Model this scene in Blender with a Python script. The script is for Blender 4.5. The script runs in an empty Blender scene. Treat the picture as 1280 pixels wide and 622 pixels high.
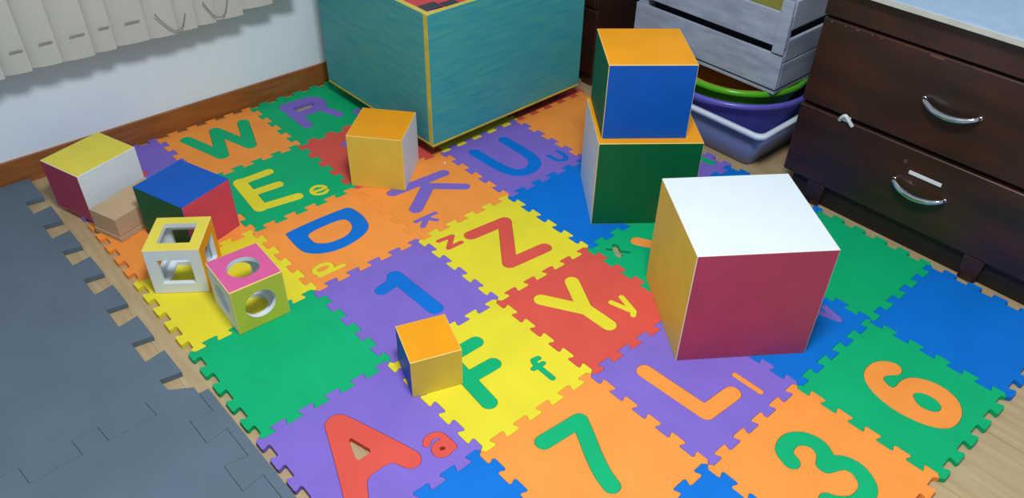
import bpy, bmesh, math, random
import numpy as np
from mathutils import Vector, Matrix

random.seed(7)
S = bpy.context.scene
COL = S.collection
T = 0.30          # one foam tile
HM = 0.012        # foam tile thickness
PI = math.pi

# ------------------------------------------------------------------ materials
def lin(c):
    out = []
    for v in c[:3]:
        v = v / 255.0
        out.append(v / 12.92 if v <= 0.04045 else ((v + 0.055) / 1.055) ** 2.4)
    return out

MATS = {}
def mat(name, rgb, rough=0.5, var=0.06, scale=12.0, bump=0.0, bscale=300.0, metal=0.0,
        spec=0.5, stretch=(1, 1, 1), rgb2=None, coat=0.0, alpha_trans=0.0, detail=4.0, lo=0.35, hi=0.65):
    if name in MATS:
        return MATS[name]
    m = bpy.data.materials.new(name); m.use_nodes = True
    nt = m.node_tree; N = nt.nodes; K = nt.links
    b = N['Principled BSDF']
    c = lin(rgb)
    tc = N.new('ShaderNodeTexCoord'); mp = N.new('ShaderNodeMapping')
    mp.inputs['Scale'].default_value = stretch
    K.new(tc.outputs['Object'], mp.inputs['Vector'])
    nz = N.new('ShaderNodeTexNoise'); nz.inputs['Scale'].default_value = scale
    nz.inputs['Detail'].default_value = detail
    K.new(mp.outputs['Vector'], nz.inputs['Vector'])
    rp = N.new('ShaderNodeValToRGB')
    rp.color_ramp.elements[0].position = lo; rp.color_ramp.elements[1].position = hi
    if rgb2 is None:
        a = [max(0, v * (1 - var)) for v in c]; d = [min(1, v * (1 + var)) for v in c]
    else:
        a = c; d = lin(rgb2)
    rp.color_ramp.elements[0].color = (*a, 1); rp.color_ramp.elements[1].color = (*d, 1)
    K.new(nz.outputs['Fac'], rp.inputs['Fac']); K.new(rp.outputs['Color'], b.inputs['Base Color'])
    b.inputs['Roughness'].default_value = rough
    b.inputs['Metallic'].default_value = metal
    b.inputs['Specular IOR Level'].default_value = spec
    if coat:
        b.inputs['Coat Weight'].default_value = coat; b.inputs['Coat Roughness'].default_value = 0.2
    if alpha_trans:
        b.inputs['Transmission Weight'].default_value = alpha_trans
    if bump:
        n2 = N.new('ShaderNodeTexNoise'); n2.inputs['Scale'].default_value = bscale
        n2.inputs['Detail'].default_value = 2.0
        K.new(mp.outputs['Vector'], n2.inputs['Vector'])
        bp = N.new('ShaderNodeBump'); bp.inputs['Strength'].default_value = bump; bp.inputs['Distance'].default_value = 0.001
        K.new(n2.outputs['Fac'], bp.inputs['Height']); K.new(bp.outputs['Normal'], b.inputs['Normal'])
    MATS[name] = m
    return m

def foam(name, rgb):
    return mat('foam_' + name, rgb, rough=0.62, var=0.04, scale=9, bump=0.25, bscale=900, spec=0.2)
FOAM = {
    'P': foam('purple', (126, 104, 196)), 'O': foam('orange', (246, 150, 66)), 'G': foam('green', (4, 172, 110)),
    'Y': foam('yellow', (228, 214, 50)), 'B': foam('blue', (0, 112, 206)), 'R': foam('red', (216, 84, 72)),
}
FN = {'P': 'purple', 'O': 'orange', 'G': 'green', 'Y': 'yellow', 'B': 'blue', 'R': 'red'}

def paint(name, rgb):
    return mat('paint_' + name, rgb, rough=0.5, var=0.012 if 'white' in name else 0.04, scale=14, bump=0.12, bscale=160, spec=0.28)
PT = {
    'yellow': paint('yellow', (226, 212, 78)), 'white': paint('white', (218, 228, 236)), 'maroon': paint('maroon', (176, 66, 98)),
    'pink': paint('pink', (214, 92, 150)), 'blue': paint('blue', (2, 86, 182)), 'green': paint('green', (4, 98, 56)),
    'orange': paint('orange', (236, 156, 14)), 'amber': paint('amber', (222, 192, 74)), 'lime': paint('lime', (190, 196, 66)),
    'red': paint('red', (206, 68, 88)),
    'edge': paint('worn_highlit_edge', (238, 206, 120)),  # pale bevels: worn paint plus edge highlights put into the colour
    'edge_white': paint('worn_highlit_edge_white', (232, 226, 214)),
}

# ------------------------------------------------------------------ helpers
def link(name, me, parent=None, loc=(0, 0, 0), rz=0.0):
    o = bpy.data.objects.new(name, me)
    COL.objects.link(o)
    o.location = loc; o.rotation_euler = (0, 0, rz)
    if parent is not None:
        o.parent = parent
    return o

def tag(o, label, cat, group=None):
    o['label'] = label; o['category'] = cat
    if group: o['group'] = group
    return o

def thing(name, loc, rz, label, cat, group=None):
    return tag(link(name, None, None, loc, rz), label, cat, group)

def part(o, label):
    o['label'] = label
    return o

def struct(o):
    o['kind'] = 'structure'
    return o

def mesh_from(bm, name, mats, smooth=False):
    me = bpy.data.meshes.new(name)
    bm.normal_update()
    bm.to_mesh(me); bm.free()
    for m in (mats if isinstance(mats, (list, tuple)) else [mats]):
        me.materials.append(m)
    if smooth:
        for p in me.polygons: p.use_smooth = True
    return me

def add_box(bm, x0, x1, y0, y1, z0, z1, bev=0.0, seg=2, mi=0):
    r = bmesh.ops.create_cube(bm, size=1.0)
    vs = r['verts']
    for v in vs:
        v.co = Vector((x0 + (v.co.x + .5) * (x1 - x0), y0 + (v.co.y + .5) * (y1 - y0), z0 + (v.co.z + .5) * (z1 - z0)))
    fs = list({f for v in vs for f in v.link_faces})
    for f in fs: f.material_index = mi
    if bev > 0:
        es = list({e for v in vs for e in v.link_edges})
        bmesh.ops.bevel(bm, geom=es, offset=bev, segments=seg, affect='EDGES', profile=0.5, clamp_overlap=True)

def box(name, m, parent, x0, x1, y0, y1, z0, z1, bev=0.002, seg=2):
    bm = bmesh.new(); add_box(bm, x0, x1, y0, y1, z0, z1, bev, seg)
    return link(name, mesh_from(bm, name, m), parent)

def add_tube(bm, pts, rad, n=10, caps=True):
    pts = [Vector(p) for p in pts]
    if not isinstance(rad, (list, tuple)): rad = [rad] * len(pts)
    rings = []; up = None
    for i, p in enumerate(pts):
        t = (pts[min(i + 1, len(pts) - 1)] - pts[max(i - 1, 0)]).normalized()
        if up is None:
            up = Vector((0, 0, 1)) if abs(t.z) < .9 else Vector((1, 0, 0))
        a = t.cross(up).normalized(); b = a.cross(t).normalized(); up = b
        rings.append([bm.verts.new(p + (a * math.cos(2 * PI * k / n) + b * math.sin(2 * PI * k / n)) * rad[i]) for k in range(n)])
    for r0, r1 in zip(rings, rings[1:]):
        for k in range(n):
            bm.faces.new((r0[k], r0[(k + 1) % n], r1[(k + 1) % n], r1[k]))
    if caps:
        bm.faces.new(rings[0][::-1]); bm.faces.new(rings[-1])
    bmesh.ops.recalc_face_normals(bm, faces=bm.faces)

def spline(pts, n=8):
    P = [Vector(p) for p in pts]; out = []
    for i in range(len(P) - 1):
        p0 = P[max(i - 1, 0)]; p1 = P[i]; p2 = P[i + 1]; p3 = P[min(i + 2, len(P) - 1)]
        for k in range(n):
            t = k / n
            out.append(0.5 * ((2 * p1) + (-p0 + p2) * t + (2 * p0 - 5 * p1 + 4 * p2 - p3) * t * t + (-p0 + 3 * p1 - 3 * p2 + p3) * t ** 3))
    out.append(P[-1]); return out

def loft(name, rings, m, parent=None, close_first=True, close_last=True, loc=(0, 0, 0)):
    bm = bmesh.new(); R = []
    for r in rings: R.append([bm.verts.new(p) for p in r])
    n = len(R[0])
    for a, b in zip(R, R[1:]):
        for k in range(n): bm.faces.new((a[k], a[(k + 1) % n], b[(k + 1) % n], b[k]))
    if close_first: bm.faces.new(R[0][::-1])
    if close_last: bm.faces.new(R[-1])
    bmesh.ops.recalc_face_normals(bm, faces=bm.faces)
    return link(name, mesh_from(bm, name, m, True), parent, loc)

def lathe_rings(prof, n=64):
    return [[(r * math.cos(2 * PI * k / n), r * math.sin(2 * PI * k / n), z) for k in range(n)] for r, z in prof]

def rrect(cx, cy, hx, hy, r, z, n=6):
    out = []
    for sx, sy, a0 in ((1, 1, 0), (-1, 1, PI / 2), (-1, -1, PI), (1, -1, 3 * PI / 2)):
        for k in range(n + 1):
            a = a0 + k / n * PI / 2
            out.append((cx + sx * (hx - r) + r * math.cos(a), cy + sy * (hy - r) + r * math.sin(a), z))
    return out

# --- flat plates cut from 2D outlines (outer loops and holes)
def area2(l): return sum(l[k][0] * l[(k + 1) % len(l)][1] - l[(k + 1) % len(l)][0] * l[k][1] for k in range(len(l)))

def inside(p, l):
    x, y = p; c = False
    for k in range(len(l)):
        x0, y0 = l[k]; x1, y1 = l[(k + 1) % len(l)]
        if (y0 > y) != (y1 > y) and x < (x1 - x0) * (y - y0) / (y1 - y0) + x0: c = not c
    return c

def plate(name, loops, z0, h, m, bev=0.0009, inset=0.0002):
    cu = bpy.data.curves.new(name, 'CURVE'); cu.dimensions = '2D'; cu.fill_mode = 'BOTH'
    cu.extrude = h / 2 - bev; cu.bevel_depth = bev; cu.bevel_resolution = 1; cu.offset = -(bev + inset)
    for i, l in enumerate(loops):
        depth = sum(1 for j, q in enumerate(loops) if j != i and inside(l[0], q))
        a = area2(l)
        if (a > 0) == (depth % 2 == 1): l = l[::-1]
        sp = cu.splines.new('POLY'); sp.points.add(len(l) - 1)
        for p, (x, y) in zip(sp.points, l): p.co = (x, y, 0, 1)
        sp.use_cyclic_u = True
    o = bpy.data.objects.new(name, cu); COL.objects.link(o)
    dg = bpy.context.evaluated_depsgraph_get()
    me = bpy.data.meshes.new_from_object(o.evaluated_get(dg))
    bpy.data.objects.remove(o); bpy.data.curves.remove(cu)
    me.name = name
    me.transform(Matrix.Translation((0, 0, z0 + h / 2)))
    me.materials.clear(); me.materials.append(m)
    for p in me.polygons: p.use_smooth = False; p.material_index = 0
    return me

def boolean(me, cutters, name):
    o = bpy.data.objects.new(name, me); COL.objects.link(o); tmp = []
    for c in cutters:
        k = bpy.data.objects.new('cut', c); COL.objects.link(k); tmp.append(k)
        md = o.modifiers.new('b', 'BOOLEAN'); md.operation = 'DIFFERENCE'; md.solver = 'EXACT'; md.object = k
    dg = bpy.context.evaluated_depsgraph_get()
    r = bpy.data.meshes.new_from_object(o.evaluated_get(dg))
    for k in tmp: bpy.data.objects.remove(k)
    bpy.data.objects.remove(o)
    return r

# ------------------------------------------------------------------ camera
cam_d = bpy.data.cameras.new('camera'); cam = bpy.data.objects.new('camera', cam_d); COL.objects.link(cam)
F_PX = 981.757
cam_d.sensor_width = 36.0; cam_d.sensor_fit = 'HORIZONTAL'; cam_d.lens = F_PX / 1280 * 36.0; cam_d.clip_start = 0.05
R = Matrix(((0.74674077, -0.66483623, 0.01926156), (-0.40026775, -0.47233027, -0.78529602), (0.53119106, 0.57870278, -0.61882078)))
RB = Matrix((R[0], -R[1], -R[2])).transposed()
cam.matrix_world = Matrix.Translation((-0.28924332, -2.2145684, 1.22445591)) @ RB.to_4x4()
S.camera = cam

# ------------------------------------------------------------------ room shell
WALL_Y = 0.030
M_floor = mat('floor_laminate', (174, 150, 112), rough=0.45, scale=5, rgb2=(188, 165, 126), stretch=(14, 1.2, 1), bump=0.05, bscale=60, detail=6)
M_wall = mat('wall_paint', (232, 244, 254), rough=0.75, var=0.02, scale=3, bump=0.15, bscale=140)
M_base = mat('baseboard_wood', (140, 82, 36), rough=0.4, scale=6, rgb2=(160, 98, 46), stretch=(1.5, 8, 12), detail=5)
M_gap = mat('floor_seam', (160, 132, 94), rough=0.7)

bm = bmesh.new()
add_box(bm, -3.0, 2.2, -4.6, WALL_Y + .1, -0.05, 0.0)
# plank seams, thin shallow strips of the joint colour
for k, x in enumerate([-2.9 + 0.19 * q for q in range(27)]):
    add_box(bm, x - .0008, x + .0008, -4.6, WALL_Y, -0.001, 0.0002, mi=1)
for k in range(27):
    for q in range(4):
        y = -4.4 + q * 1.2 + (k * 0.43) % 1.2
        x = -2.9 + 0.19 * k
        if y < 0: add_box(bm, x, x + .19, y - .0008, y + .0008, -0.001, 0.0002, mi=1)
struct(link('floor', mesh_from(bm, 'floor', [M_floor, M_gap])))
struct(box('wall_left', M_wall, None, -3.0, 2.2, WALL_Y, WALL_Y + .1, 0, 2.6, 0))
struct(box('wall_right', M_wall, None, 2.06, 2.2, -4.6, WALL_Y, 0, 2.6, 0))
bm = bmesh.new()
add_box(bm, -3.0, 2.06, WALL_Y - .013, WALL_Y, 0, 0.064)
add_box(bm, -3.0, 2.06, WALL_Y - .010, WALL_Y, 0.064, 0.0725)
struct(link('baseboard_left', mesh_from(bm, 'baseboard_left', M_base)))

# ------------------------------------------------------------------ foam alphabet tiles
D = 0.029
def edge_profile():
    p = [(0, 0), (.022, D)]
    s = 1
    for k in range(1, 10):
        t = .1 * k; f = .007
        p += [(t + f - .014, s * D), (t + f - .003, s * D * .86), (t + f, s * D * .55), (t - f, -s * D * .55), (t - f + .003, -s * D * .86), (t - f + .014, -s * D)]
        s = -s
    p += [(.978, -D), (1, 0)]
    return p
EP = edge_profile()
def tile_outline():
    o = [(t, e) for t, e in EP[:-1]]
    o += [(1 - e, t) for t, e in EP[:-1]]
    o += [(t, 1 + e) for t, e in EP[:0:-1]]
    o += [(0 - e, t) for t, e in EP[:0:-1]]
    return o

def chaikin(l, n=2):
    for _ in range(n):
        q = []
        for k in range(len(l)):
            a = l[k]; b = l[(k + 1) % len(l)]
            q += [(a[0] * .75 + b[0] * .25, a[1] * .75 + b[1] * .25), (a[0] * .25 + b[0] * .75, a[1] * .25 + b[1] * .75)]
        l = q
    return l

def rounded_path(p):
    # soften the corners of long open strokes
    if len(p) < 5: return p
    return [tuple(v)[:2] for v in spline([(x, y, 0) for x, y in p], 5)]

def stroke_loops(strokes):
    """Outline of a union of round-ended strokes (u,v in tile units)."""
    segs = []
    for r, p, curved in strokes:
        q = rounded_path(p) if curved else p
        segs += [(r, q[k], q[k + 1]) for k in range(len(q) - 1)]
    st = .008
    xs = np.arange(min(min(a[0], b[0]) - r for r, a, b in segs) - 3 * st, max(max(a[0], b[0]) + r for r, a, b in segs) + 3 * st, st)
    ys = np.arange(min(min(a[1], b[1]) - r for r, a, b in segs) - 3 * st, max(max(a[1], b[1]) + r for r, a, b in segs) + 3 * st, st)
    X, Y = np.meshgrid(xs, ys, indexing='ij'); Fd = np.full(X.shape, 9.0)
    for r, a, b in segs:
        dx, dy = b[0] - a[0], b[1] - a[1]; L = dx * dx + dy * dy + 1e-12
        t = np.clip(((X - a[0]) * dx + (Y - a[1]) * dy) / L, 0, 1)
        Fd = np.minimum(Fd, np.hypot(X - a[0] - t * dx, Y - a[1] - t * dy) - r)
    nx = {}
    def pt(i, j, k, l):
        a, b = Fd[i, j], Fd[k, l]; t = a / (a - b)
        return (xs[i] + t * (xs[k] - xs[i]), ys[j] + t * (ys[l] - ys[j]))
    for i in range(len(xs) - 1):
        for j in range(len(ys) - 1):
            c = [(i, j), (i + 1, j), (i + 1, j + 1), (i, j + 1)]
            s = [Fd[q] < 0 for q in c]
            if all(s) or not any(s): continue
            ent = []; ext = []
            for k in range(4):
                a, b = c[k], c[(k + 1) % 4]
                if s[k] != s[(k + 1) % 4]:
                    key = (a, b) if a < b else (b, a)
                    (ext if s[k] else ent).append(key)
            for x, y in zip(ext, ent): nx[x] = y
    loops = []
    while nx:
        k0 = next(iter(nx)); k = k0; l = []
        while k in nx:
            l.append(pt(*k[0], *k[1])); k = nx.pop(k)
        if len(l) > 5: loops.append(simplify(l))
    return loops

def simplify(l, eps=.0012):
    def dp(p):
        if len(p) < 3: return p
        a, b = p[0], p[-1]; dx, dy = b[0] - a[0], b[1] - a[1]; L = math.hypot(dx, dy) + 1e-9
        d = [abs((q[0] - a[0]) * dy - (q[1] - a[1]) * dx) / L for q in p]
        k = max(range(len(p)), key=lambda i: d[i])
        if d[k] < eps: return [a, b]
        return dp(p[:k + 1])[:-1] + dp(p[k:])
    h = len(l) // 2
    return dp(l[:h + 1])[:-1] + dp(l[h:] + [l[0]])[:-1]

# strokes: ('s', radius, points) / curved 'c' ; outlines: ('p', points), counters ('h', points)
W_ = [('s', .06, [(.199, .196), (.341, .705), (.498, .205), (.636, .698), (.791, .228)])]
R_ = [('s', .058, [(.282, .2), (.268, .703)]), ('c', .066, [(.282, .212), (.46, .21), (.59, .24), (.625, .34), (.57, .43), (.45, .455), (.294, .46)]),
      ('s', .052, [(.56, .45), (.638, .712)])]
r_ = [('s', .024, [(.80, .755), (.80, .87)]), ('c', .024, [(.80, .80), (.815, .765), (.84, .752), (.885, .752)])]
E_ = [('s', .062, [(.25, .241), (.205, .723)]), ('s', .05, [(.25, .241), (.537, .246)]), ('s', .05, [(.239, .47), (.505, .495)]), ('s', .052, [(.205, .723), (.543, .779)])]
e_ = [('c', .019, [(.683, .812), (.803, .818), (.797, .775), (.745, .742), (.69, .765), (.672, .812), (.69, .862), (.75, .885), (.80, .862)])]
D_ = [('p', [(.177, .224), (.19, .2), (.483, .191), (.76, .202), (.805, .225), (.824, .3), (.824, .431), (.785, .577), (.68, .65), (.51, .686), (.371, .678), (.259, .63), (.179, .548), (.162, .457)]),
      ('h', [(.312, .331), (.506, .318), (.673, .335), (.69, .41), (.67, .492), (.576, .562), (.442, .562), (.363, .535), (.306, .48), (.305, .412)])]
d_ = [('c', .022, [(.185, .86), (.235, .845), (.255, .81), (.235, .775), (.185, .762), (.13, .775), (.11, .81), (.13, .845), (.185, .86)]), ('s', .022, [(.331, .877), (.121, .873)])]
K_ = [('s', .055, [(.226, .284), (.784, .316)]), ('s', .05, [(.536, .394), (.793, .623)]), ('s', .06, [(.523, .411), (.237, .624)]), ('s', .05, [(.523, .4), (.53, .32)])]
k_ = [('s', .022, [(.125, .776), (.331, .78)]), ('s', .022, [(.228, .795), (.276, .871)]), ('s', .024, [(.222, .8), (.13, .871)])]
U_ = [('c', .06, [(.628, .22), (.63, .45), (.617, .631), (.56, .75), (.44, .8), (.32, .755), (.267, .625), (.25, .43), (.248, .217)])]
u_ = [('c', .024, [(.892, .73), (.893, .8), (.88, .855), (.83, .882), (.782, .855), (.766, .8), (.763, .73)])]
Z_ = [('s', .06, [(.366, .234), (.718, .267), (.367, .728), (.725, .765)])]
z_ = [('s', .022, [(.108, .122), (.238, .138), (.112, .251), (.242, .256)])]
one_ = [('s', .062, [(.567, .256), (.58, .766)]), ('s', .055, [(.567, .256), (.51, .316), (.392, .333)])]
Y_ = [('s', .06, [(.26, .216), (.43, .5)]), ('s', .06, [(.592, .22), (.444, .499), (.451, .746)])]
y_ = [('s', .025, [(.65, .588), (.69, .737)]), ('s', .025, [(.755, .599), (.705, .769), (.669, .794)])]
F_ = [('s', .058, [(.583, .242), (.335, .237), (.292, .734)]), ('s', .058, [(.54, .487), (.323, .476)])]
f_ = [('s', .022, [(.819, .652), (.778, .645), (.765, .675), (.764, .854)]), ('s', .02, [(.722, .705), (.813, .71)])]
seven_ = [('s', .058, [(.343, .208), (.644, .234)]), ('c', .058, [(.644, .234), (.588, .345), (.51, .49), (.454, .62), (.432, .711)])]
L_ = [('s', .062, [(.299, .231), (.325, .737), (.596, .751)])]
l_ = [('s', .023, [(.751, .663), (.754, .87)])]
three_ = [('c', .056, [(.412, .331), (.45, .253), (.55, .234), (.63, .284), (.655, .37), (.615, .447), (.549, .482)]),
          ('c', .056, [(.549, .49), (.645, .539), (.675, .629), (.626, .726), (.542, .763), (.44, .75), (.365, .688), (.335, .632)])]
six_ = [('p', [(.655, .425), (.711, .397), (.719, .335), (.66, .26), (.57, .226), (.459, .238), (.388, .291), (.336, .376), (.305, .494), (.302, .604), (.328, .729), (.38, .829), (.46, .885), (.593, .881), (.692, .827), (.744, .746), (.755, .644), (.73, .557), (.676, .482), (.591, .447), (.483, .457), (.477, .415), (.507, .356), (.558, .361), (.607, .404)]),
        ('h', [(.516, .568), (.563, .572), (.601, .619), (.607, .691), (.579, .747), (.521, .758), (.477, .721), (.46, .644)])]
A_ = [('p', [(.345, .245), (.362, .19), (.405, .157), (.45, .152), (.492, .172), (.52, .215), (.612, .486), (.695, .735), (.695, .79), (.655, .835), (.60, .835), (.563, .79), (.532, .705), (.462, .700), (.35, .702), (.30, .79), (.24, .905), (.19, .945), (.135, .94), (.10, .895), (.115, .85), (.169, .729), (.252, .508)]),
      ('h', [(.432, .362), (.4595, .458), (.488, .557), (.43, .5595), (.37, .562), (.401, .462)])]
a_ = [('c', .026, [(.773, .735), (.800, .712), (.845, .710), (.880, .735), (.889, .790), (.889, .862)]),
      ('c', .027, [(.868, .805), (.83, .785), (.797, .797), (.783, .831), (.80, .862), (.845, .868), (.872, .845), (.868, .805)])]
X_ = [('s', .055, [(.385, .205), (.68, .72)]), ('s', .055, [(.68, .215), (.38, .72)])]
x_ = [('s', .015, [(.114, .117), (.216, .261)]), ('s', .027, [(.198, .127), (.126, .238)])]
P35_ = [('s', .028, [(.765, .66), (.82, .843), (.86, .70)])]
G43_ = [('s', .05, [(.25, .25), (.25, .75)]), ('s', .05, [(.25, .25), (.60, .25)]), ('s', .04, [(.874, .64), (.894, .842)])]
R00_ = [('c', .045, [(.3, .25), (.34, .45), (.45, .55), (.56, .56), (.63, .53)])]
P21_ = [('s', .05, [(.37, .27), (.52, .68)]), ('s', .05, [(.52, .68), (.7, .27)])]

# tile -> colour, letters [(name, strokes, colour, counters open to the floor)]
TILES = {
    (0, 0): ('P', [('letter_insert', R00_, 'R', 0)], 'purple foam tile by the baseboard, half hidden behind the yellow-topped cube'),
    (1, 0): ('O', [('letter_insert', W_, 'G', 0)], 'orange foam tile with a large green letter W'),
    (2, 0): ('G', [('letter_insert', R_, 'P', 1), ('small_letter_insert', r_, 'P', 0)], 'green foam tile with a large purple letter R beside the toy box'),
    (0, 1): ('O', [], 'orange foam tile under the brown cardboard box at the edge of the play mat'),
    (1, 1): ('G', [('letter_insert', E_, 'Y', 0), ('small_letter_insert', e_, 'Y', 0)], 'green foam tile with yellow letters E and e'),
    (2, 1): ('R', [('letter_insert', P21_, 'P', 0)], 'red foam tile under the orange-topped cube, touching the toy box corner'),
    (3, 1): ('Y', [], 'yellow foam tile almost hidden under the front of the toy box'),
    (4, 1): ('R', [], 'dark red foam tile peeking out under the right end of the toy box'),
    (0, 2): ('Y', [], 'plain yellow foam tile under the two shape-sorter cubes'),
    (1, 2): ('O', [('letter_insert', D_, 'B', 0), ('small_letter_insert', d_, 'Y', 0)], 'orange foam tile with a blue letter D and a yellow d'),
    (2, 2): ('O', [('letter_insert', K_, 'P', 0), ('small_letter_insert', k_, 'P', 0)], 'orange foam tile with purple letters K and k'),
    (3, 2): ('P', [('letter_insert', U_, 'B', 0), ('small_letter_insert', u_, 'B', 0)], 'purple foam tile with blue letters U and u before the toy box'),
    (4, 2): ('O', [], 'plain orange foam tile between the toy box and the two stacked cubes'),
    (0, 3): ('G', [], 'plain bright green foam tile beside the grey mats'),
    (1, 3): ('P', [('letter_insert', one_, 'B', 0)], 'purple foam tile with a blue number 1'),
    (2, 3): ('Y', [('letter_insert', Z_, 'R', 0), ('small_letter_insert', z_, 'R', 0)], 'yellow foam tile with red letters Z and z'),
    (3, 3): ('B', [], 'plain blue foam tile left of the two stacked cubes'),
    (4, 3): ('P', [('letter_insert', G43_, 'G', 0)], 'purple foam tile mostly hidden behind the stacked cubes, with green lettering'),
    (0, 4): ('P', [('letter_insert', A_, 'R', 1), ('small_letter_insert', a_, 'R', 1)], 'purple foam tile with red letters A and a'),
    (1, 4): ('Y', [('letter_insert', F_, 'G', 0), ('small_letter_insert', f_, 'G', 0)], 'yellow foam tile with green letters F and f'),
    (2, 4): ('R', [('letter_insert', Y_, 'Y', 0), ('small_letter_insert', y_, 'Y', 0)], 'red foam tile with yellow letters Y and y'),
    (3, 4): ('G', [('letter_insert', X_, 'O', 0), (None, x_, None, 1)], 'green foam tile with an orange X and an empty cut-out x'),
    (4, 4): ('B', [], 'blue foam tile hidden behind the big white-topped cube'),
    (0, 5): ('B', [], 'blue foam tile at the bottom edge between letter A and number 7'),
    (1, 5): ('O', [('letter_insert', seven_, 'G', 0)], 'orange foam tile with a green number 7'),
    (2, 5): ('P', [('letter_insert', L_, 'O', 0), ('small_letter_insert', l_, 'O', 0)], 'purple foam tile with orange letters L and l'),
    (3, 5): ('B', [('small_letter_insert', P35_, 'P', 0)], 'blue foam tile in front of the big cube with a purple letter tip showing'),
    (4, 5): ('G', [], 'plain green foam tile in front of the dark drawers'),
    (1, 6): ('B', [], 'blue foam tile at the bottom edge between numbers 7 and 3'),
    (2, 6): ('O', [('letter_insert', three_, 'G', 0)], 'orange foam tile with a green number 3'),
    (3, 6): ('G', [('letter_insert', six_, 'O', 0)], 'green foam tile with an orange number 6'),
    (4, 6): ('B', [], 'plain blue foam tile at the right edge below the drawers'),
}
LW = {'W': W_}
def loc_pts(l): return [((u - .5) * T, (.5 - v) * T) for u, v in l]
OUT = loc_pts(tile_outline())
def glyph_loops(g):
    s = [(q[1], q[2], q[0] == 'c') for q in g if q[0] in 'sc']
    loops = stroke_loops(s) if s else []
    for q in g:
        if q[0] == 'p': loops.append(chaikin(q[1], 1 if len(q[1]) == 23 else 2))
        if q[0] == 'h': loops.append(chaikin(q[1], 2 if len(q[1]) > 7 else 1))
    return [loc_pts(l) for l in loops]

NAMED = {id(W_): 'W', id(R_): 'R', id(r_): 'r', id(E_): 'E', id(e_): 'e', id(D_): 'D', id(d_): 'd', id(K_): 'K', id(k_): 'k', id(U_): 'U', id(u_): 'u',
         id(Z_): 'Z', id(z_): 'z', id(one_): '1', id(Y_): 'Y', id(y_): 'y', id(F_): 'F', id(f_): 'f', id(seven_): '7', id(L_): 'L', id(l_): 'l', id(three_): '3',
         id(six_): '6', id(A_): 'A', id(a_): 'a', id(X_): 'X'}
for (i, j), (c, letters, label) in TILES.items():
    loops = [OUT]
    built = []
    for nm, g, lc, opened in letters:
        gl = glyph_loops(g)
        if opened:   # counters punched through to the floor
            gl_out = [l for l in gl if not any(l is not q and inside(l[0], q) for q in gl)]
            loops += gl_out
        else:
            loops += gl
        if nm: built.append((nm, g, gl, lc))
    loc = ((i + .5) * T, -(j + .5) * T, 0)
    t = link('foam_tile', plate('foam_tile', loops, 0.0, HM, FOAM[c]), None, loc)
    tag(t, label, 'foam tile', 'interlocking coloured foam tiles of the play mat')
    for nm, g, gl, lc in built:
        o = link(nm, plate(nm, gl, 0.0, HM - .0002, FOAM[lc], bev=.0009, inset=.0003), t)
        kind = NAMED.get(id(g))
        if kind: part(o, '%s foam %s %s' % (FN[lc], 'number' if kind.isdigit() else 'letter', kind))
        else: part(o, '%s foam letter piece' % FN[lc])

# ------------------------------------------------------------------ grey floor mats
M_grey = mat('grey_foam', (92, 108, 122), rough=0.7, var=0.05, scale=7, bump=0.3, bscale=500, spec=0.3)
HG = 0.015
XT, XR = -0.050, -0.094        # tooth tip / root
SL = 0.0195                    # slight turn of the grey mats
def gx(x, y): return x - y * SL * 0.9 - 0.006
def teeth_right(y_start, n, y_end):
    """zigzag along the right edge, going down (-y). returns points"""
    pts = []
    for k in range(n):
        a = y_start - .14 * k
        pts += [(XR, a - .008), (XT, a - .0), (XT, a - .084), (XR, a - .076)]
    return pts
def rot_g(l): return [(gx(x, y), y + .0195 * (x + .05)) for x, y in l]
top_y = 0.025
tr = teeth_right(-.024, 7, -1.0)
tr = [(XT, .012)] + [(XT, -.108), (XR, -.100)] + tr[4:]
# seam between the two mats: square wave along -x
seam = []
for k in range(7):
    x = XR + .003 - .14 * k
    seam += [(x, -.977), (x - .048, -.977), (x - .044, -1.024), (x - .140 + .004, -1.024)]
seam_end = [(-1.08, -.977)]
g1 = rot_g([(-1.08, .030)] + seam_end + seam[::-1] + [p for p in tr if p[1] > -.97][::-1])
def dedupe(l):
    out = []
    for p in l:
        if not out or math.hypot(p[0] - out[-1][0], p[1] - out[-1][1]) > 1e-4: out.append(p)
    return out
o = link('grey_floor_mat', plate('grey_floor_mat', [dedupe(g1)], 0, HG, M_grey, bev=.0011, inset=.0002))
tag(o, 'plain grey foam mat against the baseboard with bare puzzle teeth', 'foam mat', 'large grey foam mats')
tr2 = []
for k in range(8):
    a = -1.004 - .14 * k
    tr2 += [(XT, a), (XT, a - .084), (XR, a - .076), (XR, a - .148)]
g2 = rot_g(seam + seam_end + [(-1.08, -2.1)] + [(XT, -2.1)] + [p for p in tr2 if p[1] > -2.09][::-1])
o = link('grey_floor_mat', plate('grey_floor_mat', [dedupe(g2)], 0, HG, M_grey, bev=.0011, inset=.0002))
tag(o, 'grey foam mat at the lower left with a straight border strip joined on', 'foam mat', 'large grey foam mats')
st = rot_g([(-.030, -1.026), (-.030, -2.1), (XT, -2.1)] + [p for p in tr2 if p[1] > -2.09][::-1][:-1] + [(XT, -1.026)])
o = link('mat_edge_strip', plate('mat_edge_strip', [dedupe(st)], 0, HG, M_grey, bev=.0011, inset=.0002))
tag(o, 'straight narrow grey border strip between the grey mat and purple A tile', 'mat edge strip')

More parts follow.
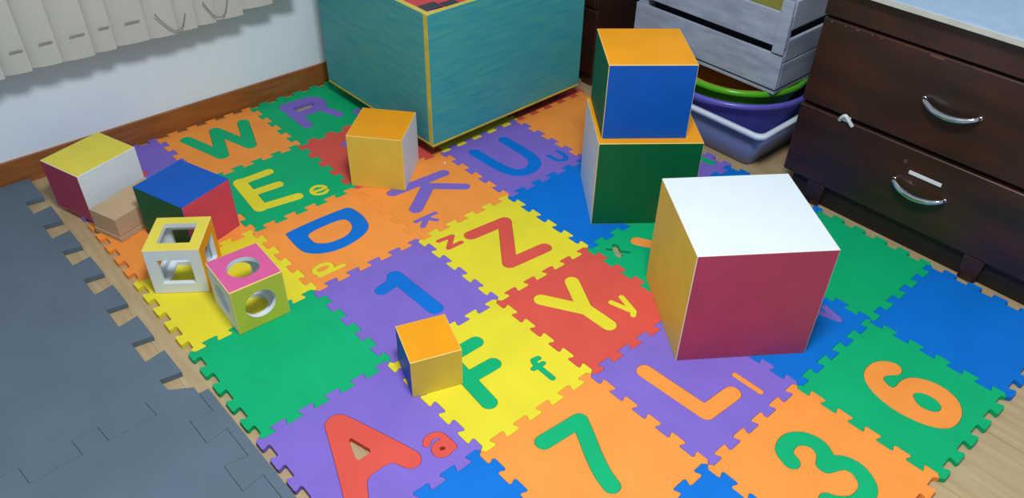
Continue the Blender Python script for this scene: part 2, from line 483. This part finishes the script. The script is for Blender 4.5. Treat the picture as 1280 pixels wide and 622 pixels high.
# ------------------------------------------------------------------ painted wooden cubes
def frame_of(q):
    x, y, th, a, b, h, z0 = q
    e = Vector((math.cos(th), math.sin(th), 0)); g = Vector((-math.sin(th), math.cos(th), 0))
    return Vector((x, y, z0)) + e * a / 2 + g * b / 2, th, a, b, h
def cube_faces(me, mats, hx, hy, h):
    """material slots: top, bottom, front(-y), left(-x), back(+y), right(+x), edge"""
    for p in me.polygons:
        n = p.normal; c = p.center
        if n.z > .98: k = 0
        elif n.z < -.98: k = 1
        elif n.y < -.98: k = 2
        elif n.x < -.98: k = 3
        elif n.y > .98: k = 4
        elif n.x > .98: k = 5
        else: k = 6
        p.material_index = k
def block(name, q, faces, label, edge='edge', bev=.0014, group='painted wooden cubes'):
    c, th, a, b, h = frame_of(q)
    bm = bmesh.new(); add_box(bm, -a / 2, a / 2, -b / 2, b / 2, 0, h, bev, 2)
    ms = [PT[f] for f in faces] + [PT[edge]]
    me = mesh_from(bm, name, ms); cube_faces(me, ms, a / 2, b / 2, h)
    o = link(name, me, None, c, th)
    return tag(o, label, 'cube', group)
#                     top      bottom   front    left     back     right
block('toy_cube', (.0073, -.3078, .308, .1694, .1464, .1385, HM), ('yellow', 'orange', 'white', 'maroon', 'blue', 'green'),
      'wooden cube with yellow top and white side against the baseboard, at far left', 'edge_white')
block('toy_cube', (.1444, -.6016, .3154, .1473, .1687, .1423, HM), ('blue', 'yellow', 'red', 'green', 'white', 'orange'),
      'wooden cube with blue top and red side behind the shape-sorter cubes', 'blue')
block('toy_cube', (.6998, -.7002, .7005, .1577, .1523, .158, HM), ('orange', 'blue', 'white', 'amber', 'green', 'red'),
      'wooden cube with orange top, yellow front and white side near the toy box')
block('toy_cube', (.2795, -1.3121, -.349, .106, .1105, .0988, HM), ('orange', 'white', 'amber', 'blue', 'red', 'white'),
      'smallest wooden cube, orange top, yellow front, on the letter F tile')
LOW = (.9778, -1.1357, -.6803, .2586, .2381, .2409, HM)
block('toy_cube', LOW, ('orange', 'yellow', 'green', 'white', 'blue', 'red'),
      'lower cube of the stack, dark green front and orange top')
block('toy_cube', (.9991, -1.1240, -.6819, .2090, .2106, .1941, HM + .2409), ('orange', 'white', 'blue', 'green', 'red', 'yellow'),
      'upper cube of the stack, blue front and orange top')
block('toy_cube', (.7614, -1.592, -.6286, .2847, .2723, .284, HM), ('white', 'green', 'maroon', 'amber', 'blue', 'orange'),
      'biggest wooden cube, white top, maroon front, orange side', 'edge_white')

def sorter(q, faces, label, holes):
    c, th, a, b, h = frame_of(q)
    bm = bmesh.new(); add_box(bm, -a / 2, a / 2, -b / 2, b / 2, 0, h, .002, 2)
    me = mesh_from(bm, 'sorter', [PT[faces[0]]])
    w_ = .0115
    bm = bmesh.new(); add_box(bm, -a / 2 + w_, a / 2 - w_, -b / 2 + w_, b / 2 - w_, w_, h - w_)
    cut = [mesh_from(bm, 'cut', [PT[faces[0]]])]
    for ax, sz in holes:
        bm = bmesh.new()
        if ax[0] == 'r':
            bmesh.ops.create_cone(bm, cap_ends=True, segments=48, radius1=sz, radius2=sz, depth=1)
            M = {'z': Matrix(), 'x': Matrix.Rotation(PI / 2, 4, 'Y'), 'y': Matrix.Rotation(PI / 2, 4, 'X')}[ax[1]]
            bmesh.ops.transform(bm, matrix=Matrix.Translation((0, 0, h / 2)) @ M, verts=bm.verts)
        else:
            u, v = sz
            d = {'z': (-u, u, -v, v, -1, 1), 'x': (-1, 1, -u, u, h / 2 - v, h / 2 + v), 'y': (-u, u, -1, 1, h / 2 - v, h / 2 + v)}[ax[1]]
            add_box(bm, *d)
        cut.append(mesh_from(bm, 'cut', [PT[faces[0]]]))
    me = boolean(me, cut, 'sorter')
    me.materials.clear()
    for f in faces: me.materials.append(PT[f])
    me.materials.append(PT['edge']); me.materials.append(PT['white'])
    cube_faces(me, None, a / 2, b / 2, h)
    eps = .0025
    for p in me.polygons:
        x, y, z = p.center
        on = max(abs(x) - a / 2, abs(y) - b / 2, z - h, -z)
        if on < -eps: p.material_index = 7
    o = link('shape_sorter_cube', me, None, c, th)
    return tag(o, label, 'shape sorter cube', 'hollow shape-sorter cubes')
sorter((.0159, -.6756, -.6523, .1241, .1263, .125, HM), ('yellow', 'yellow', 'white', 'maroon', 'green', 'orange'),
       'hollow cube with square openings, yellow top and white front', [('sz', (.0365, .0365)), ('sx', (.0365, .034)), ('sy', (.0365, .034))])
sorter((.1001, -.9248, -.0493, .1199, .1284, .1198, HM), ('pink', 'white', 'lime', 'white', 'orange', 'blue'),
       'cube with round holes, pink top and lime green front', [('rz', .035), ('rx', .035), ('ry', .035)])

# ------------------------------------------------------------------ brown cardboard box with a base rim
M_card = mat('cardboard', (192, 164, 130), rough=0.8, var=0.05, scale=10, stretch=(1, 1, 6), bump=.1, bscale=200)
c, th, a, b, h = frame_of((.0299, -.4376, .3395, .175, .0971, .0668, HM))
t = thing('cardboard_box', c, th, 'low brown cardboard box with lid wedged between two left cubes', 'box')
box('lid', M_card, t, -a / 2 + .0022, a / 2 - .0022, -b / 2 + .0022, b / 2 - .0022, .0155, h, .001)
box('base', M_card, t, -a / 2, a / 2, -b / 2, b / 2, 0, .0145, .0012)
box('inner_tray', mat('cardboard_dark', (110, 84, 60), rough=.85), t, -a / 2 + .004, a / 2 - .004, -b / 2 + .004, b / 2 - .004, .012, .018, 0)

# ------------------------------------------------------------------ teal toy box
def wood_dark():
    m = mat('worn_dark_wood', (34, 20, 15), rough=.42, scale=5, rgb2=(66, 34, 20), stretch=(3, 1, 3), bump=.08, bscale=40, detail=6, lo=.3, hi=.72, coat=.12)
    return m
M_dw = wood_dark()
M_teal = mat('teal_brushed', (44, 150, 164), rough=0.5, scale=9, rgb2=(78, 166, 156), stretch=(1.0, 1.0, 9), bump=.15, bscale=60, detail=8, lo=.3, hi=.7)
M_yel = mat('toybox_yellow_edge', (214, 190, 60), rough=.5, var=.1, scale=25)
ax, ay, ath, aw, ad, ah = .8543, -.6246, .0163, .6024, .5498, .3908
ZB = .055
t = thing('toy_box', (ax, ay, ZB), ath, 'big teal wooden toy box with yellow edges holding a red toy', 'toy box')
def panel(name, x0, x1, y0, y1, z0, z1, thin):
    bm = bmesh.new(); add_box(bm, x0, x1, y0, y1, z0, z1, .0016, 2)
    me = mesh_from(bm, name, [M_teal, M_yel])
    for p in me.polygons: p.material_index = 0 if abs(p.normal[thin]) > .9 else 1
    return link(name, me, t)
PW = .017
panel('bottom_panel', 0, aw, 0, ad, 0, .008, 2)
panel('front_panel', 0, aw, 0, PW, .008, ah, 1)
panel('back_panel', PW, aw - PW, ad - PW, ad, .008, ah, 1)
panel('side_panel', 0, PW, PW, ad, .008, ah, 0)
panel('side_panel', aw - PW, aw, PW, ad, .008, ah, 0)

for fx in (.12, aw - .16):
    for fy in (.16, ad - .14):
        box('foot', M_dw, t, fx, fx + .04, fy, fy + .04, HM - ZB + .0001, 0, .001)

# red plastic toy with dark openings in the toy box
M_redp = mat('red_plastic', (206, 32, 44), rough=.3, var=.04, spec=.5)
M_dark = mat('dark_navy_plastic', (22, 26, 44), rough=.35, var=.04)
M_pinkp = mat('pink_plastic', (232, 140, 170), rough=.4)
tt = thing('red_toy', (ax, ay, ZB + .0082), ath, 'red plastic toy with dark openings inside the teal toy box', 'toy')
bm = bmesh.new(); add_box(bm, .022, .55, .022, .50, 0, .366, .02, 3)
link('body', mesh_from(bm, 'body', M_redp), tt)
for (x, y, w, d) in ((.024, .05, .075, .05), (.10, .045, .05, .035), (.17, .06, .045, .03), (.05, .16, .05, .06), (.24, .07, .07, .05)):
    box('opening', M_dark, tt, x, x + w, y, y + d, .354, .3675, .004, 2)
bm = bmesh.new(); add_tube(bm, [(.026, .13, .368), (.026, .40, .368)], .003)
add_tube(bm, [(.034, .046, .368), (.105, .038, .368)], .002)
link('trim_line', mesh_from(bm, 'trim_line', M_pinkp), tt)

# ------------------------------------------------------------------ chests of drawers
M_blk = mat('drawer_gap', (16, 10, 9), rough=.8)
M_chrome = mat('chrome', (214, 220, 226), rough=.12, metal=1.0, var=.02)
M_lab = mat('paper_white', (226, 230, 234), rough=.7, var=.02)
M_worktop = mat('counter_blue_grey', (150, 178, 204), rough=.35, var=.06, scale=30)
M_wedge = mat('counter_edge', (196, 196, 188), rough=.5)
M_chip = mat('bare_wood_chip', (112, 74, 58), rough=.7)

def bow_handle(parent, x, y0, y1, z):
    bm = bmesh.new()
    pts = [(x + .003, y0, z + .006), (x - .012, y0 - .004, z + .005), (x - .021, y0 - .028, z - .004), (x - .025, (y0 + y1) / 2, z - .008), (x - .021, y1 + .028, z - .004), (x - .012, y1 + .004, z + .005), (x + .003, y1, z + .006)]
    P = spline(pts, 8)
    n = len(P); rad = [.0034 + .0042 * math.sin(PI * k / (n - 1)) for k in range(n)]
    add_tube(bm, P, rad, 12)
    for y in (y0, y1):
        r = bmesh.ops.create_cone(bm, cap_ends=True, segments=20, radius1=.006, radius2=.005, depth=.004)
        bmesh.ops.transform(bm, matrix=Matrix.Translation((x - .002, y, z + .006)) @ Matrix.Rotation(-PI / 2, 4, 'Y'), verts=r['verts'])
    return part(link('handle', mesh_from(bm, 'handle', M_chrome, True), parent), 'chrome bow handle')

CX, CY0, CY1 = 1.520, -2.03, -1.343
t = thing('chest_of_drawers', (0, 0, 0), 0, 'dark brown wooden chest with two drawers and a pale blue top', 'chest of drawers')
bm = bmesh.new()
add_box(bm, CX + .022, 2.03, CY0, CY1, .066, .575, .003)
add_box(bm, CX + .002, CX + .03, CY0, CY1, .506, .575, .003)           # top rail
add_box(bm, CX + .008, CX + .03, CY0, CY1, .066, .078, .002)
link('carcass', mesh_from(bm, 'carcass', M_dw), t)
box('top', [M_worktop], t, CX - .018, 2.045, CY0 - .02, CY1 + .02, .5755, .592, .004, 3)
bm = bmesh.new(); add_box(bm, CX - .0205, CX - .0178, CY0 - .02, CY1 + .02, .577, .5905, .001)
part(link('edge_band', mesh_from(bm, 'edge_band', M_wedge), t), 'pale edge band of the top')
for z0, z1, hz in ((.280, .500, .391), (.068, .2685, .171)):
    d = box('drawer', M_dw, t, CX, CX + .0215, CY0 + .012, CY1 - .004, z0, z1, .004, 3)
    bow_handle(d, CX, -1.637, -1.763, hz)
    if z0 < .1:
        part(box('label_strip', M_lab, d, CX - .0012, CX + .0005, -1.743, -1.663, .205, .2145, .0003, 1), 'white paper label strip')
        bm = bmesh.new(); r = bmesh.ops.create_cone(bm, cap_ends=True, segments=16, radius1=.005, radius2=.0042, depth=.003)
        bmesh.ops.transform(bm, matrix=Matrix.Translation((CX - .001, -1.647, .232)) @ Matrix.Rotation(-PI / 2, 4, 'Y'), verts=r['verts'])
        part(link('keyhole_plate', mesh_from(bm, 'keyhole_plate', mat('old_brass', (120, 92, 84), rough=.5, metal=.6)), d), 'small metal keyhole plate')
    else:
        rnd = random.Random(3)
        for y0, y1 in ((-1.372, -1.366), (-1.408, -1.404), (-1.441, -1.434), (-1.476, -1.472), (-1.50, -1.496), (-1.645, -1.615)):
            part(box('paint_chip', M_chip, d, CX - .0005, CX + .003, y0, y1, .4925, .4958, .0005, 1), 'chipped paint showing bare wood')
        # white child-safety hook in the gap
bm = bmesh.new()
add_tube(bm, spline([(CX - .002, -1.461, .266), (CX - .009, -1.468, .279), (CX - .012, -1.477, .287), (CX - .009, -1.486, .277), (CX - .002, -1.496, .263)], 5), [.0048] * 21, 10)
add_box(bm, CX - .008, CX + .002, -1.488, -1.468, .2695, .282, .003)
part(link('drawer_catch', mesh_from(bm, 'drawer_catch', M_lab), t), 'white plastic drawer catch')
box('plinth', mat('plinth_in_shade', (24, 15, 12), rough=.6), t, CX + .016, 2.02, CY0 + .01, CY1 - .03, .003, .0655, .001)  # darker than the chest wood: shadow of the recess put into the colour
for x in (CX + .001, 1.96):
    for y in (-1.475, -1.90):
        ex = x + .014 if x < 1.7 else x + .05
        bm = bmesh.new(); add_box(bm, x, ex, y, y + .05, 0, .0672 if x < 1.7 else .003, .002)
        for v in bm.verts:
            if v.co.z < .02:
                 v.co.y = y + .025 + (v.co.y - y - .025) * .8
        link('leg', mesh_from(bm, 'leg', M_dw), t)

# dark chest standing against the blinds wall behind the stack
t = thing('dark_cabinet', (0, 0, 0), 0, 'nearly black wooden cabinet between the toy box and white crate', 'cabinet')
box('carcass', M_dw, t, 1.562, 2.03, -.575, .008, .045, .82, .003)
d = box('drawer', M_dw, t, 1.548, 1.5615, -.588, .006, .05, .268, .003)
d = box('drawer', M_dw, t, 1.554, 1.5615, -.570, .006, .275, .50, .003)
box('top', M_dw, t, 1.54, 2.04, -.592, .012, .8205, .845, .004)
for x in (1.566, 1.97):
    for y in (-.57, -.05):
        box('leg', M_dw, t, x, x + .045, y, y + .045, 0, .047, .003)

# ------------------------------------------------------------------ tub, basins, crate
M_tub = mat('frosted_plastic', (122, 136, 180), rough=.38, var=.03, spec=.5)
M_tubrim = mat('white_plastic_rim', (214, 226, 240), rough=.35, var=.02)
TX0, TX1, TY0, TY1 = 1.549, 1.895, -1.224, -.84
tcx, tcy = (TX0 + TX1) / 2, (TY0 + TY1) / 2; hx, hy = (TX1 - TX0) / 2, (TY1 - TY0) / 2
t = thing('storage_tub', (0, 0, 0), 0, 'white translucent rectangular tub on the floor under the round basins', 'tub')
def rr(d, z, r): return rrect(tcx, tcy, hx + d, hy + d, r, z)
loft('body', [rr(-.006, 0, .016), rr(0, .004, .02), rr(.046, .128, .024), rr(.043, .128, .022), rr(-.005, .01, .016)], M_tub, t)
loft('rim', [rr(.0465, .125, .024), rr(.057, .126, .030), rr(.058, .136, .031), rr(.055, .140, .030), rr(.043, .140, .022), rr(.0405, .134, .020)], M_tubrim, t, False, False)

BC = (1.728, -1.024)
def basin(name, r, ztop, zbot, rim, m, label):
    rb = r * .68
    prof = [(rb * .2, zbot + .0), (rb * .94, zbot), (rb, zbot + .006), (r - rim * 1.2, ztop - rim * 1.6), (r - rim * 1.1, ztop - rim * 1.3), (r - rim * .2, ztop - rim * 1.3), (r, ztop - rim * .8), (r, ztop - rim * .4), (r - rim * .3, ztop), (r - rim * .9, ztop - .001), (r - rim * 1.45, ztop - rim * .8),
            (rb - .003, zbot + .009), (rb * .9, zbot + .0045), (rb * .2, zbot + .0045)]
    o = loft(name, lathe_rings(prof), m, None, True, True, (BC[0], BC[1], 0))
    return tag(o, label, 'basin', 'round plastic basins nested in the tub')
M_purp = mat('purple_plastic', (98, 92, 190), rough=.28, var=.03)
M_lime = mat('lime_plastic', (84, 176, 20), rough=.25, var=.03)
M_oran = mat('ochre_plastic', (206, 150, 40), rough=.35, var=.03)
basin('round_basin', .232, .178, .012, .014, M_purp, 'purple round basin, lowest of the nested basins')
basin('round_basin', .206, .2055, .030, .014, M_lime, 'bright green round basin with a glossy rim under the crate')
basin('round_basin', .183, .198, .052, .009, M_oran, 'ochre round basin nested inside the bright green one')

M_crate = mat('whitewashed_wood', (150, 158, 176), rough=.6, scale=6, rgb2=(172, 182, 198), stretch=(1, 2, 9), bump=.12, bscale=60, detail=6)
KX0, KX1, KY0, KY1 = 1.613, 1.955, -1.218, -.690
KZ = .2062
t = thing('wooden_crate', (0, 0, 0), 0, 'whitewashed slatted wooden crate standing on the nested basins', 'crate')
for x in (KX0, KX1 - .011):
    for z0, z1 in ((.2215, .321), (.343, .436)):
        box('slat', M_crate, t, x, x + .010, KY0 + .0005, KY1 - .0005, z0, z1, .0015)
for y in (KY0, KY1 - .011):
    for z0, z1 in ((.2215, .298), (.3025, .366), (.395, .474)):
        box('slat', M_crate, t, KX0 + .0105, KX1 - .0115, y, y + .010, z0, z1, .0015)
for x in (KX0 + .0105, KX1 - .0365):
    for y in (KY0 + .0105, KY1 - .0365):
        box('corner_post', M_crate, t, x, x + .025, y, y + .025, .2145, .478, .002)
box('corner_strip', M_crate, t, KX0 - .006, KX0 - .0003, KY0, KY0 + .036, .327, .474, .0015)
box('bottom_board', M_crate, t, KX0 + .003, KX1 - .003, KY0 + .003, KY1 - .003, KZ, .2142, .001)
M_olive = mat('olive_cloth', (122, 118, 40), rough=.85, var=.12, scale=8, bump=.4, bscale=60)
b_ = box('added_bin', mat('added_bin_navy', (26, 28, 42), rough=.8, bump=.2, bscale=200), None, KX0 + .04, KX1 - .04, KY0 + .04, KY1 - .04, .2148, .360, .01)  # unseen bin added so the gaps between the slats look dark
tag(b_, 'added dark navy bin that darkens the slat gaps of the whitewashed crate', 'bin')
bm = bmesh.new(); add_box(bm, KX0 + .05, KX1 - .05, KY0 + .05, KY1 - .05, 0, .068, .03, 4)
o = link('folded_cloth', mesh_from(bm, 'folded_cloth', M_olive, True), None, (0, 0, .3603))
tag(o, 'olive green folded cloth inside the whitewashed crate', 'cloth')

# ------------------------------------------------------------------ vertical blinds
M_slat = mat('blind_slat', (196, 196, 188), rough=.55, var=.02, scale=5)
M_chain = mat('blind_chain', (128, 126, 122), rough=.5)
t = thing('vertical_blind', (0, 0, 0), 0, 'off-white vertical blinds hanging in front of the left wall', 'blinds')
BY = -.055
edges = [-.028, .036, .108, .188, .244, .332, .411, .467, .523, .605, .700]
e2 = [edges[0] - .074 * k for k in range(12, 0, -1)] + edges + [edges[-1] + .078 * k for k in range(1, 2)]
ZT = 1.72
for k in range(len(e2) - 1):
    xa, xb = e2[k] - .004, e2[k + 1] + .003
    w = xb - xa
    zb = .333 + .10 * max(0, (xa + .03 - .5)) + .002 * math.sin(k * 2.1)
    n = 6; rings = []
    bm = bmesh.new(); ra = []; rb_ = []
    for q in range(n + 1):
        u = q / n
        x = xa + w * u
        y = BY + .016 * (1 - u) - .010 - .006 * math.sin(PI * u)
        ra.append((x, y)); rb_.append((x, y + .0012))
    ring = ra + rb_[::-1]
    bot = [bm.verts.new((x, y, zb)) for x, y in ring]; topv = [bm.verts.new((x, y, ZT)) for x, y in ring]
    m_ = len(ring)
    for q in range(m_): bm.faces.new((bot[q], bot[(q + 1) % m_], topv[(q + 1) % m_], topv[q]))
    bm.faces.new(bot[::-1]); bm.faces.new(topv)
    bmesh.ops.recalc_face_normals(bm, faces=bm.faces)
    link('slat', mesh_from(bm, 'slat', M_slat), t)
for xa, xb, z in ((-.07, -.04, .392), (.003, .033, .393), (.071, .103, .396), (.144, .180, .396), (.216, .242, .398), (.282, .320, .395)):
    bm = bmesh.new(); add_tube(bm, [(xa, BY - .0165, z + .001), (xb, BY - .0175, z)], .0015, 6)
    link('bead_chain', mesh_from(bm, 'bead_chain', M_chain), t)
for pts in ([(.361, .402), (.376, .376), (.393, .354), (.406, .344), (.423, .349), (.433, .364), (.441, .385)],
            [(.495, .403), (.506, .380), (.521, .357), (.539, .350), (.554, .363), (.566, .395), (.57, .42)]):
    bm = bmesh.new(); add_tube(bm, spline([(x, BY - .020, z) for x, z in pts], 6), .0015, 6)
    link('bead_chain', mesh_from(bm, 'bead_chain', M_chain), t)
box('head_rail', M_slat, t, e2[0], e2[-1], BY - .022, BY + .02, ZT, ZT + .04, .003)
for x in (e2[0] + .1, .2, e2[-1] - .1):
    box('bracket', M_slat, t, x, x + .03, BY + .015, WALL_Y, ZT + .01, ZT + .038, .001)

# ------------------------------------------------------------------ paper scraps on the mat
def scrap(x, y, s, label):
    bm = bmesh.new()
    vs = [bm.verts.new((s * a, s * b, 0)) for a, b in ((-.6, -.4), (.5, -.6), (.8, .3), (-.1, .7))]
    f = bm.faces.new(vs)
    r = bmesh.ops.extrude_face_region(bm, geom=[f])
    bmesh.ops.translate(bm, vec=(0, 0, .0012), verts=[v for v in r['geom'] if isinstance(v, bmesh.types.BMVert)])
    bmesh.ops.recalc_face_normals(bm, faces=bm.faces)
    o = link('paper_scrap', mesh_from(bm, 'paper_scrap', M_lab), None, (x, y, HM + .0002))
    tag(o, label, 'paper scrap', 'white paper scraps on the play mat')
scrap(.869, -.655, .006, 'tiny white paper scrap on the orange K tile')
scrap(.222, -1.605, .003, 'tiny white paper speck on the blue tile beside letter a')

# ------------------------------------------------------------------ light
def area(name, loc, target, size, power, col):
    l = bpy.data.lights.new(name, 'AREA'); l.shape = 'DISK'; l.size = size; l.energy = power; l.color = col
    o = bpy.data.objects.new(name, l); COL.objects.link(o); o.location = loc
    d = Vector(target) - Vector(loc); o.rotation_euler = d.to_track_quat('-Z', 'Y').to_euler()
    return o
area('ceiling_lamp', (.15, -1.87, 2.14), (.15, -1.87, 0), .50, 46, (.95, .98, 1.0))
w = bpy.data.worlds.new('world'); S.world = w; w.use_nodes = True
bg = w.node_tree.nodes['Background']
bg.inputs['Color'].default_value = (.80, .90, 1.0, 1); bg.inputs['Strength'].default_value = .38

S.view_settings.view_transform = 'Standard'; S.view_settings.look = 'None'
S.view_settings.gamma = 1.0; S.view_settings.use_curve_mapping = False
S.view_settings.exposure = 0.0
